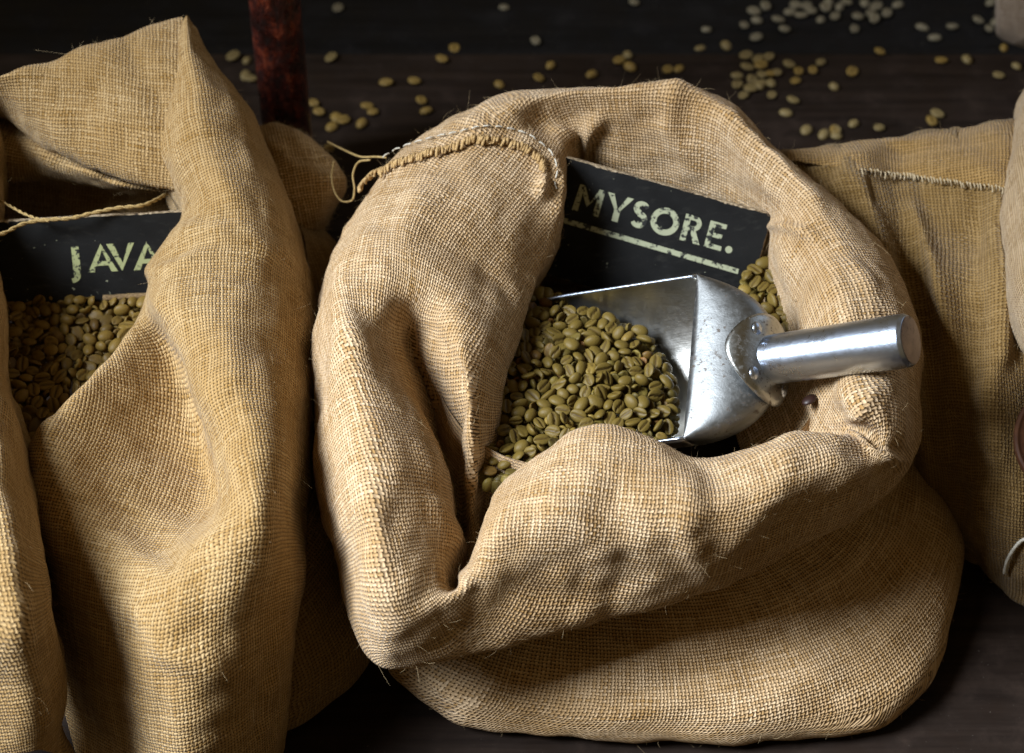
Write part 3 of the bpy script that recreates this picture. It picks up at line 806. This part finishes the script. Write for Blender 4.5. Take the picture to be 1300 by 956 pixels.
def sign(name, TL, TR, BR, thick, label, seed):
    ex = TR - TL; Wd = np.linalg.norm(ex); ex /= Wd
    dn = BR - TR; dn -= ex * (dn @ ex); Hh = np.linalg.norm(dn); ey = -dn / Hh
    n = np.cross(ex, ey)
    if n @ (CAM - TL) < 0: n = -n
    root = empty(name, tuple((TL + TR) / 2 - ey * Hh))
    tag(root, label, 'sign', 'painted coffee signs')
    r = np.random.default_rng(seed)
    # outline with a chipped bevel of bare board
    K = 90; per = []
    for a, b in (((0, 0), (1, 0)), ((1, 0), (1, -1)), ((1, -1), (0, -1)), ((0, -1), (0, 0))):
        for i in range(K): per.append((a[0] + (b[0] - a[0]) * i / K, a[1] + (b[1] - a[1]) * i / K))
    per = np.array(per) * np.array([Wd, Hh]); ctr = np.array([Wd / 2, -Hh / 2])
    def shrink(p, d):
        q = p.copy(); q[:, 0] = np.clip(q[:, 0], d, Wd - d); q[:, 1] = np.clip(q[:, 1], -Hh + d, -d); return q
    rad = .0035
    rp = per.copy()       # soft corners
    for cx, cy in ((rad, -rad), (Wd - rad, -rad), (rad, -Hh + rad), (Wd - rad, -Hh + rad)):
        m = (np.abs(rp[:, 0] - cx) < rad + 1e-9) & (np.abs(rp[:, 1] - cy) < rad + 1e-9) & ((rp[:, 0] - cx) * (cx - Wd / 2) >= 0) & ((rp[:, 1] - cy) * (cy + Hh / 2) >= 0)
        d = rp[m] - [cx, cy]; rp[m] = np.array([cx, cy]) + d / (np.linalg.norm(d, axis=1)[:, None] + 1e-9) * rad
    n_ = len(rp)
    jag = np.abs(r.normal(size=n_)) * .00028 + .0004 * np.clip(np.convolve(r.normal(size=n_), np.ones(7) / 2.6, 'same'), 0, 3)
    dirn = ctr - rp; dirn = np.where(np.abs(dirn) > 0, np.sign(dirn), 0)
    fr_ = shrink(rp, 0) + dirn * (jag[:, None] + .0002) * .8
    W = lambda p, z: TL + ex * p[0] + ey * p[1] + n * z
    V = [W(p, 0) for p in fr_] + [W(p, -.0007) for p in rp] + [W(p, -thick) for p in rp] + [W(ctr, 0), W(ctr, -thick)]
    F = []; mi = []
    for i in range(n_):
        j = (i + 1) % n_
        F += [(i, j, 3 * n_), (i, n_ + i, n_ + j, j), (n_ + i, 2 * n_ + i, 2 * n_ + j, n_ + j), (2 * n_ + j, 2 * n_ + i, 3 * n_ + 1)]; mi += [0, 1, 1, 0]
    me = mesh('board', V, F, False); me.materials.append(M_BOARD); me.materials.append(M_RAW)
    me.polygons.foreach_set('material_index', mi)
    under(link('board', me), root)
    return root, TL, n


def paint(root, p0, n, base0, base1, items, mat, upscale=1.):
    """lay letters on the board: base0, base1 = pixels of two points of the baseline"""
    A = on_plane(*base0, p0, n); B = on_plane(*base1, p0, n)
    ex = (B - A); L = np.linalg.norm(ex); ex /= L; px = L / math.hypot(base1[0] - base0[0], base1[1] - base0[1])
    ey = np.cross(n, ex); ey = ey if ey[2] > 0 else -ey
    # vertical pixel size on the tilted board
    X0, Y0, _ = proj(A); X1, Y1, _ = proj(A + ey * .01); py = .01 / math.hypot(X1 - X0, Y1 - Y0)
    for nm, s0, strokes in items:
        V = []; F = []
        for k, st_ in enumerate(strokes):
            for poly in st_:
                b = len(V); V += [A + ex * (s0 + q[0]) * px + ey * q[1] * py * upscale + n * (.00018 + .00004 * k) for q in poly]
                F.append(tuple(range(b, len(V))))
        under(link(nm, mesh(nm, V, F, False), mat), root)


TL, TR, BR = U(660, 183, 164), U(981, 273, 148), U(927, 416, 85)
ms, p0, n0 = sign('price_sign', TL, TR, BR, .0035, 'worn black board lettered mysore in cream leaning behind the scoop', 61)
paint(ms, p0, n0, (726, 266), (916, 319), [('letter', s, glyph(c)) for c, s in zip('MYSORE.', (0, 39.5, 75, 100, 142, 174, 201))], M_LET1)
paint(ms, p0, n0, (690, 275.5), (937, 348), [('underline', 0, [[[(i * 12.85, 0), ((i + 1) * 12.85, 0), ((i + 1) * 12.85, 6.6), (i * 12.85, 6.6)] for i in range(20)]])], M_LET1)
TL, TR, BR = U(-60, 284, 150), U(238, 268, 150), U(238, 383, 104)
js, p1, n1 = sign('price_sign', TL, TR, BR, .0035, 'black board lettered java in cream standing in golden beans', 62)
paint(js, p1, n1, (112, 346), (170, 343), [('letter', s, glyph(c)) for c, s in zip('JAVA', (-21.5, 0, 26, 58))], M_LET2)
# strip of bare wood along the foot of the board
mb = MB(); A = on_plane(131, 378, p1, n1) + n1 * .0012; B = on_plane(215, 373, p1, n1) + n1 * .0012
mb.tube([A + (B - A) * t for t in np.linspace(0, 1, 14)], .0019 + .0002 * np.sin(np.arange(14) * 2.2), 6)
under(link('foot_strip', mb.mesh('foot_strip'), twine_mat('bare_wood', (.10, .06, .025), (.22, .14, .06))), js)

# ------------------------------------------------------------------ scoop
FC, NC = U(885, 350, 166), U(868, 556, 134)
cdir = NC - FC; R = np.linalg.norm(cdir) / 2; cdir /= 2 * R; CM = (FC + NC) / 2
e1 = np.cross(cdir, [0, 0, 1.]); e1 /= np.linalg.norm(e1); e1 = e1 if e1[0] > 0 else -e1
e2 = np.cross(e1, cdir); e2 = e2 if e2[2] > 0 else -e2
PSI = math.radians(31)
hd = math.cos(PSI) * e1 + math.sin(PSI) * e2; yd = -cdir; nd_ = np.cross(hd, yd); nd_ = nd_ if nd_[2] > 0 else -nd_
scoop = empty('coffee_scoop'); MAT = Matrix(((hd[0], yd[0], nd_[0], CM[0]), (hd[1], yd[1], nd_[1], CM[1]), (hd[2], yd[2], nd_[2], CM[2]), (0, 0, 0, 1)))
scoop.matrix_world = MAT
tag(scoop, 'worn metal scoop with riveted tube handle resting in the open sack of green beans', 'scoop')
def part(name, me, mat): return link(name, me, mat, scoop)
def solid(o, t, off=-1):
    m = o.modifiers.new('thickness', 'SOLIDIFY'); m.thickness = t; m.offset = off; return o


def grid_mesh(name, f, nu, nv, closed_u=False):
    V = [f(i / (nu if closed_u else nu - 1), j / (nv - 1)) for i in range(nu) for j in range(nv)]
    F = [(i * nv + j, ((i + 1) % nu) * nv + j, ((i + 1) % nu) * nv + j + 1, i * nv + j + 1) for i in range(nu if closed_u else nu - 1) for j in range(nv - 1)]
    return mesh(name, V, F)


LT = .118
def trough(u, v):
    ph = math.pi * v; x = -LT * u * (1 - .12 * math.sin(ph) * 0)
    k = 1 + .04 * u - .10 * max(0, u - .7)
    dip = .004 * math.sin(math.pi * u)
    return (x - .0 * u, R * k * math.cos(ph), -R * math.sin(ph) * (1 - .15 * u) - dip * 0)
solid(part('trough', grid_mesh('trough', trough, 30, 48), M_TIN2), .0009)
D_ = .040
def back(u, v):
    # u: rim (1) to centre of the straight top edge (0); v around the half disc
    y = R * .9995 * math.cos(math.pi * v); z = -(u ** 1.6) * math.sqrt(R * R - y * y); r = math.hypot(y, z) / R
    t = min(1, -z / (.62 * R)); s = math.sqrt(max(0, 1 - (1 - t) ** 2.2))
    edge = (1 - min(1, r) ** 4.6) ** .62
    lip = .0
    return (D_ * edge * s + .0003, y, z + .0)
solid(part('back', grid_mesh('back', back, 46, 70), M_TIN), .0009)
for e_ in (0, 1):
    mb = MB(); mb.tube([trough(u, e_) for u in np.linspace(0, 1, 24)], .0010, 8)
    part('rolled_edge', mb.mesh('rolled_edge'), M_HANDLE)
mb = MB(); mb.tube([(0.0004, R * math.cos(math.pi * t), -R * math.sin(math.pi * t)) for t in np.linspace(0, 1, 48)], .0011, 8)
part('seam', mb.mesh('seam'), M_FLANGE)
# flange: shallow dish following the back, centre fz below the top edge
fz = -.40 * R; fr0 = .0245
def xb(y, z):
    r = math.hypot(y, z) / R; t = min(1, max(0, -z) / (.62 * R)); return D_ * max(0, 1 - min(1, r) ** 4.6) ** .62 * math.sqrt(max(0, 1 - (1 - t) ** 2.2))
xc = xb(0, fz)
def flange(u, v):
    a = 2 * math.pi * u; q = fr0 * v
    y = q * math.cos(a); z = fz + q * math.sin(a)
    return (xb(y * .72, fz + (z - fz) * .72) * .55 + xc * .45 + .0018 - .0016 * max(0, v - .9) * 10, y, z)
fl = solid(part('flange', grid_mesh('flange', flange, 48, 24, True), M_FLANGE), .0012, -1)
for k in range(4):
    a = math.radians(45 + 90 * k); q = fr0 * .74; b = np.array(flange(a / (2 * math.pi), .74))
    rr_ = .0042
    V = lambda u, v: (b[0] + .0027 * math.cos(v * math.pi / 2) - .0002, b[1] + rr_ * math.sin(v * math.pi / 2) * math.cos(6.2832 * u), b[2] + rr_ * math.sin(v * math.pi / 2) * math.sin(6.2832 * u))
    link('rivet', grid_mesh('rivet', V, 18, 7, True), M_HANDLE, fl)
# handle: lathe about the scoop axis
HL = .080
prof = [(-.012, .0128), (.0, .0130), (.006, .0133), (HL * .5, .0137), (HL - .006, .0141), (HL - .002, .0138), (HL, .0126), (HL + .0002, .0112)]
def handle(u, v):
    k = v * (len(prof) - 1); i = min(int(k), len(prof) - 2); f = k - i
    x = prof[i][0] * (1 - f) + prof[i + 1][0] * f; r = prof[i][1] * (1 - f) + prof[i + 1][1] * f
    a = 2 * math.pi * u
    return (xc + x, r * math.cos(a), fz + r * math.sin(a))
hobj = part('handle', grid_mesh('handle', handle, 48, 57, True), M_HANDLE)
def capf(u, v): 
    a = 2 * math.pi * u; q = .0124 * v
    return (xc + HL + .0003 + .0008 * (1 - v * v), q * math.cos(a), fz + q * math.sin(a))
link('end_cap', grid_mesh('end_cap', capf, 40, 10, True), metal_mat('dull_cap', (.34, .27, .24), .4, .6), hobj)

# ------------------------------------------------------------------ post
B0 = U(369, 222, 0); T0 = B0 + np.array([.004, 0, .42])
mb = MB(); n_ = 40
def post_f(u, v):
    a = 2 * math.pi * u; r = .0160 * (1 + .02 * math.sin(9 * v + 3 * a)) ; e = .75
    c, s = math.cos(a), math.sin(a)
    p = B0 + (T0 - B0) * v
    return (p[0] + r * math.copysign(abs(c) ** e, c), p[1] + r * math.copysign(abs(s) ** e, s), p[2])
tag(link('table_post', grid_mesh('table_post', post_f, 48, 60, True), M_POST), 'dark post with chipped red lacquer standing behind the golden sack', 'post')

# ------------------------------------------------------------------ beans
def bean_mesh(name, nu, nv, seed):
    r = np.random.default_rng(seed); a, b, c = .0046 * r.uniform(.93, 1.10), .00365 * r.uniform(.93, 1.06), .0026 * r.uniform(.88, 1.12)
    amp = r.uniform(.0002, .0006) * r.choice([-1, 1]); V = []; gro = []
    for i in range(nu + 1):
        th = math.pi * i / nu
        for j in range(nv):
            ph = 2 * math.pi * j / nv
            x = a * math.cos(th); s = math.sin(th) ** .92
            y = b * s * math.cos(ph) * (1 + .05 * x / a); z = c * s * math.sin(ph)
            if z > 0: z = z * .42
            g = math.exp(-((y - amp * math.sin(x / a * 3)) / .00050) ** 2) * max(0, 1 - (x / a) ** 4) if math.sin(ph) > .12 else 0
            z -= g * .0013
            V.append((x, y, z)); gro.append(g)
    F = [(i * nv + j, i * nv + (j + 1) % nv, (i + 1) * nv + (j + 1) % nv, (i + 1) * nv + j) for i in range(nu) for j in range(nv)]
    # weld the poles
    V2 = [V[0]] + V[nv:nu * nv] + [V[-1]]; g2 = [0] + gro[nv:nu * nv] + [0]
    def m(k): return 0 if k < nv else (len(V2) - 1 if k >= nu * nv else k - nv + 1)
    F2 = []
    for f in F:
        q = []
        for k in f:
            t = m(k)
            if t not in q: q.append(t)
        F2.append(tuple(q))
    return np.array(V2), F2, np.array(g2)


BM = [bean_mesh('b', 22, 28, s) for s in range(5)]
BMlow = [bean_mesh('b', 10, 14, s) for s in range(5)]
def bean_data(k, mat):
    key = 'bean_%d_%s' % (k, mat.name)
    me = bpy.data.meshes.get(key)
    if me: return me
    V, F, g = BM[k]; me = mesh(key, V, F); me.materials.append(mat)
    at = me.attributes.new('groove', 'FLOAT', 'POINT'); at.data.foreach_set('value', g.astype(np.float32))
    return me


def settle(poly, surf, layers, seed, iters=240, rs=.0029, half=.0018):
    """drop short rods on a floor and let them push apart; returns centres and axes"""
    r = np.random.default_rng(seed)
    W = np.array([U(x, y, surf(x, y))[:2] for x, y in poly])
    lo, hi = W.min(0), W.max(0)
    def inside(p):
        c = np.zeros(len(p), bool)
        for i in range(len(W)):
            a, b = W[i], W[i - 1]
            hit = ((a[1] > p[:, 1]) != (b[1] > p[:, 1])) & (p[:, 0] < (b[0] - a[0]) * (p[:, 1] - a[1]) / (b[1] - a[1] + 1e-12) + a[0])
            c ^= hit
        return c
    ar = .5 * abs(np.dot(W[:, 0], np.roll(W[:, 1], 1)) - np.dot(W[:, 1], np.roll(W[:, 0], 1)))
    n = int(ar / .000044 * layers)
    P = np.zeros((0, 2))
    while len(P) < n:
        q = r.uniform(lo, hi, (n, 2)); P = np.concatenate([P, q[inside(q)]])
    P = P[:n]
    # floor height: table of the wished surface over the region
    def floor(xy):
        X, Y, _ = proj(np.c_[xy, np.full(len(xy), .125)])
        return np.array([surf(a, b) for a, b in zip(X, Y)]) * .001 - .0034 - .0044 * (layers - 1)
    ax = r.normal(size=(n, 3)); ax[:, 2] *= .35; ax /= np.linalg.norm(ax, axis=1)[:, None]
    C = np.c_[P, floor(P) + r.uniform(0, .0055 * layers, n)]
    A, B = C + ax * half, C - ax * half
    home = C[:, :2].copy()
    for it in range(iters):
        g = .00035 if it < iters * .8 else .00012
        A[:, 2] -= g; B[:, 2] -= g
        S = np.concatenate([A, B]); ids = np.r_[np.arange(n), np.arange(n)]
        d = S[:, None] - S[None]; L = np.sqrt((d ** 2).sum(2)) + 1e-9
        ov = np.clip(2 * rs - L, 0, None); ov[ids[:, None] == ids[None]] = 0
        push = (d / L[..., None] * (ov * .30)[..., None]).sum(1)
        mg = np.linalg.norm(push, axis=1)[:, None]; push *= np.minimum(1, .0015 / (mg + 1e-9))
        S = S + push
        A, B = S[:n], S[n:]
        C = (A + B) / 2; ax = A - B; ax /= np.linalg.norm(ax, axis=1)[:, None] + 1e-9
        out = ~inside(C[:, :2]); C[out, :2] += (home[out] - C[out, :2]) * .2
        if it % 3 == 0: fl_ = floor(C[:, :2])
        A, B = C + ax * half, C - ax * half
        for Q in (A, B): Q[:, 2] = np.maximum(Q[:, 2], fl_)
    C = (A + B) / 2
    return C, ax


def bean_rot(ax, r, up=np.array([0, -.35, .94])):
    x = ax / np.linalg.norm(ax); n = up - x * (up @ x); n /= np.linalg.norm(n) + 1e-9
    roll = r.normal() * .55 + (math.pi if r.random() < .38 else 0)
    y = np.cross(n, x)
    z = n * math.cos(roll) + y * math.sin(roll); y = np.cross(z, x)
    return np.stack([x, y, z], 1)


def bean_side(Rm, p):
    c = CAM - np.asarray(p); f = float(Rm[:, 2] @ c / np.linalg.norm(c) / np.linalg.norm(Rm[:, 2]))
    return 'crease side up' if f > .45 else 'rounded back up' if f < -.45 else 'lying on edge'


def visible_count(C):
    """pixels each bean shows when drawn from far to near"""
    X, Y, D = proj(C); img = -np.ones((1000, 1400), int)
    for i in np.argsort(-D):
        x, y = int(X[i]) + 50, int(Y[i]) + 20
        if 12 < x < 1385 and 12 < y < 985:
            img[y - 7:y + 8, x - 9:x + 10] = i
    return np.bincount(img[img >= 0], minlength=len(C))


def pour(poly, surf, layers, seed, mat, keep, label, group, hname, hlabel, vis):
    C, ax = settle(poly, surf, layers, seed); r = np.random.default_rng(seed + 1)
    cnt = visible_count(C); X, Y, _ = proj(C)
    cnt = cnt * np.array([vis(a, b) for a, b in zip(X, Y)])
    order = np.argsort(-cnt); top = [i for i in order[:keep] if cnt[i] > 25]; tset = set(top)
    V = []; F = []; Gv = []; nV = 0
    for i in range(len(C)):
        k = int(r.integers(5)); Rm = bean_rot(ax[i], r); s = r.uniform(.82, 1.06)
        if i in tset:
            o = link('coffee_bean', bean_data(k, mat)); M4 = Matrix([[*(Rm[q] * s), C[i][q]] for q in range(3)] + [[0, 0, 0, 1]])
            o.matrix_world = M4; tag(o, label + ', ' + bean_side(Rm, C[i]), 'coffee bean', group)
        else:
            v, f, g = BMlow[k]; V.append(v * s @ Rm.T + C[i]); F += [tuple(q + nV for q in t) for t in f]; nV += len(v); Gv.append(g)
    if V:
        me = mesh(hname, np.concatenate(V), F); me.materials.append(mat)
        at = me.attributes.new('groove', 'FLOAT', 'POINT'); at.data.foreach_set('value', np.concatenate(Gv).astype(np.float32))
        tag(link(hname, me), hlabel, 'coffee beans', kind='stuff')
    return len(top), len(C)


def s_main(x, y):
    return 124 + 5 * math.exp(-((x - 745) / 90) ** 2 - ((y - 470) / 75) ** 2) - 10 * max(0, (x - 815) / 40) ** 2
vis_main = lambda x, y: 1.0 if (y < 600 - (x - 630) * .5 if x < 760 else y < 548) and x > 632 - (y - 430) * .06 else .05
print('beans', pour([(618, 612), (700, 590), (760, 566), (842, 556), (856, 520), (851, 475), (832, 430), (800, 406), (745, 388), (700, 388), (664, 392), (640, 430), (622, 520)],
     s_main, 2.3, 3, M_BEAN, 150, 'green raw coffee bean heaped in and around the metal scoop', 'beans in the scoop', 'bean_heap', 'lower layer of green raw coffee beans heaped under the scoop load', vis_main))
s_side = lambda x, y: 124 - (y - 370) * .05
print('beans', pour([(940, 372), (958, 318), (985, 318), (1004, 350), (1016, 400), (1022, 440), (985, 430), (960, 400)], s_side, 2.2, 13, M_BEAN, 24,
     'green raw coffee bean lying between the mysore sign and the sack rim', 'beans beside the mysore sign', 'bean_heap', 'buried green coffee beans between the mysore sign and sack rim', lambda x, y: 1. if x > 945 else .3))
print('beans', pour([(655, 400), (660, 372), (690, 362), (720, 372), (716, 386), (690, 392)], lambda x, y: 124, 1.6, 15, M_BEAN, 6,
     'green raw coffee bean tucked under the mysore sign by the stitched flap', 'beans under the mysore sign', 'bean_heap', 'few green coffee beans buried under the mysore sign corner', lambda x, y: 1.))
s_java = lambda x, y: 112 - max(0, (y - 450)) * .10
print('beans', pour([(-25, 600), (60, 590), (110, 510), (160, 450), (200, 395), (196, 366), (100, 366), (-25, 372)], s_java, 2.2, 17, M_BEANJ, 62,
     'golden brown raw coffee bean below the java sign', 'beans in the java sack', 'bean_heap', 'lower layer of golden raw coffee beans below the java sign', lambda x, y: 1.0 if x > 8 and y < 560 - (x - 50) * .95 + 20 else .1))

# loose beans on the boards
SPOTS = [(490, 105), (526, 103), (561, 75), (535, 127), (541, 140), (420, 73), (427, 148), (436, 153), (459, 156), (466, 134), (473, 142), (405, 142), (398, 131), (421, 160), (418, 188), (577, 61), (429, 10, 1),
         (313, 76), (312, 96), (296, 72), (318, 100), (634, 106), (684, 99), (699, 82), (751, 94), (786, 77), (797, 69), (800, 84), (848, 88), (862, 86), (889, 60), (922, 57), (947, 70), (962, 74), (976, 72), (949, 85), (966, 82), (967, 94), (979, 93), (986, 92), (936, 95), (955, 101), (968, 104), (979, 104), (953, 112), (964, 108), (944, 121), (980, 120), (936, 108), (1002, 82), (1014, 90), (1010, 102), (1032, 89), (1042, 79), (1082, 91), (1007, 127), (1059, 109), (998, 142), (1024, 164), (1084, 156), (1116, 162), (1060, 165), (1046, 170), (1061, 164),
         (1117, 65), (1195, 76), (1228, 75), (1268, 95), (1291, 83), (1275, 60), (1190, 144), (1183, 154), (1205, 697), (1062, 172)]
SPOTS += [(x, y, 1) for x, y in ((897, 37), (945, 32), (960, 47), (988, 25), (996, 37), (961, 25), (957, 14), (1017, 19), (1024, 8), (1042, 24), (1060, 21), (1066, 8), (1010, 6), (1030, 14), (1048, 10), (1085, 37), (1089, 21), (1105, 17), (1110, 24), (1126, 17), (1140, 5), (1112, 9), (1098, 3), (1171, 34), (1187, 47), (1209, 34), (1242, 25), (1256, 36), (1258, 3), (1265, 27), (1052, 3), (1075, 2), (805, 3), (680, 52), (640, 8), (972, 8), (1003, 14))]
r = np.random.default_rng(99)
for q in SPOTS:
    lowr = len(q) > 2; z0 = -32. if lowr else 0.
    k = int(r.integers(5)); flip = r.random() < .45; s = r.uniform(.84, 1.10)
    p = U(q[0], q[1], z0 + 2.0)
    a = r.uniform(0, math.pi); x = np.array([math.cos(a), math.sin(a), r.normal() * .05]); x /= np.linalg.norm(x)
    up = np.array([r.normal() * .12, r.normal() * .12, -1 if flip else 1]); z = up - x * (up @ x); z /= np.linalg.norm(z); y = np.cross(z, x)
    Rm = np.stack([x, y, z], 1) * s
    zmin = (BM[k][0] @ Rm.T)[:, 2].min()
    p[2] = z0 * .001 - zmin + .00002
    o = link('coffee_bean', bean_data(k, M_BEANG if lowr else M_BEANY if r.random() < (.75 if q[0] < 900 else .3) else M_BEANB)); o.matrix_world = Matrix([[*Rm[i], p[i]] for i in range(3)] + [[0, 0, 0, 1]])
    side = bean_side(Rm, p); hue = 'grey' if lowr else 'yellowish' if o.data.materials[0] == M_BEANY else 'pale'
    if lowr: tag(o, 'grey raw coffee bean on the lower shelf at the very back, ' + side, 'coffee bean', 'beans on the lower shelf')
    elif q[1] > 600: tag(o, 'single raw coffee bean on the table between two sacks', 'coffee bean')
    else: tag(o, hue + ' raw coffee bean on the dark boards behind the sacks, ' + side, 'coffee bean', 'beans on the dark boards')
p = surf_at(mG, mN, 1031, 508, lift=.003); o = link('coffee_bean', bean_data(1, M_BEANR)); o.matrix_world = Matrix.Translation(p) @ Matrix.Rotation(.8, 4, 'Z') @ Matrix.Rotation(2.6, 4, 'X')
tag(o, 'dark red bean resting on the sack wall under the scoop handle', 'coffee bean')

# ------------------------------------------------------------------ strings
def string(name, px, rad, label, mat=M_TWINE, twist=True, parent=None):
    P = catmull(np.array([U(*q) for q in px]), 12, False); mb = MB()
    if twist:
        T = np.gradient(P, axis=0); T /= np.linalg.norm(T, axis=1)[:, None]; d = np.r_[0, np.cumsum(np.linalg.norm(np.diff(P, axis=0), axis=1))]
        a = np.cross(T, [0.2, .3, .9]); a /= np.linalg.norm(a, axis=1)[:, None]; b = np.cross(T, a)
        for k in range(2):
            t = d / (rad * 11) * 2 * math.pi + k * math.pi
            mb.tube(P + (a * np.cos(t)[:, None] + b * np.sin(t)[:, None]) * rad * .55, rad * .62, 6)
    else: mb.tube(P, rad, 6)
    o = link(name, mb.mesh(name), mat)
    return tag(o, label, 'string')


string('jute_string', [(-12, 300, 158), (5, 296, 156), (30, 284, 155), (60, 279, 155), (90, 277, 155), (120, 270, 155), (150, 264, 155), (180, 261, 154), (198, 254, 150), (212, 246, 142)], .0011, 'golden jute string lying along the top of the java sign')
string('jute_string', [(-8, 250, 150), (10, 260, 152), (30, 271, 153), (48, 278, 154), (62, 281, 155)], .0008, 'short jute string joining the one on the java sign')
string('jute_thread', [(416, 180, 118), (436, 190, 126), (458, 199, 134), (476, 199, 142), (490, 200, 150)], .0006, 'loose straight jute thread between the peaked fold and the stitched rim', twist=False)
string('jute_thread', [(424, 205, 124), (421, 225, 124), (426, 246, 124), (436, 256, 126), (447, 254, 128), (450, 240, 132), (448, 222, 136), (455, 206, 138), (470, 203, 142)], .0006, 'looped jute thread hanging from the stitched rim corner', twist=False)
mb = MB(); P = np.array([surf_at(rG, rN, *q, lift=.002) for q in ((1276, 726), (1279, 712), (1286, 698), (1294, 688), (1300, 684), (1310, 682))])
mb.tube(catmull(P, 8, False), .0011, 6)
tag(link('white_thread', mb.mesh('white_thread'), M_THREAD), 'curved white thread stuck to the shaded brown sack', 'string')

# round wooden board of which the picture shows only the edge
c0 = U(1347, 562, 118); nw = np.array([-.12, -.45, .885]); nw /= np.linalg.norm(nw); xw = np.cross([0, 1., 0], nw); xw /= np.linalg.norm(xw); yw = np.cross(nw, xw)
prof = [(0, .0045), (.0215, .0045), (.0232, .0055), (.0246, .0050), (.0252, .0030), (.0250, 0), (.0235, -.002), (0, -.002)]
def disc(u, v):
    k = v * (len(prof) - 1); i = min(int(k), len(prof) - 2); f = k - i; a = 2 * math.pi * u
    q = prof[i][0] * (1 - f) + prof[i + 1][0] * f; h = prof[i][1] * (1 - f) + prof[i + 1][1] * f
    return tuple(c0 + xw * q * math.cos(a) + yw * q * 1.15 * math.sin(a) + nw * h)
tag(link('wooden_board', grid_mesh('wooden_board', disc, 64, 29, True), wood_dark('reddish_wood', (.022, .008, .004), (.06, .023, .009), .6, 1)), 'curved edge of a reddish brown wooden board lying on the shaded sack', 'board')
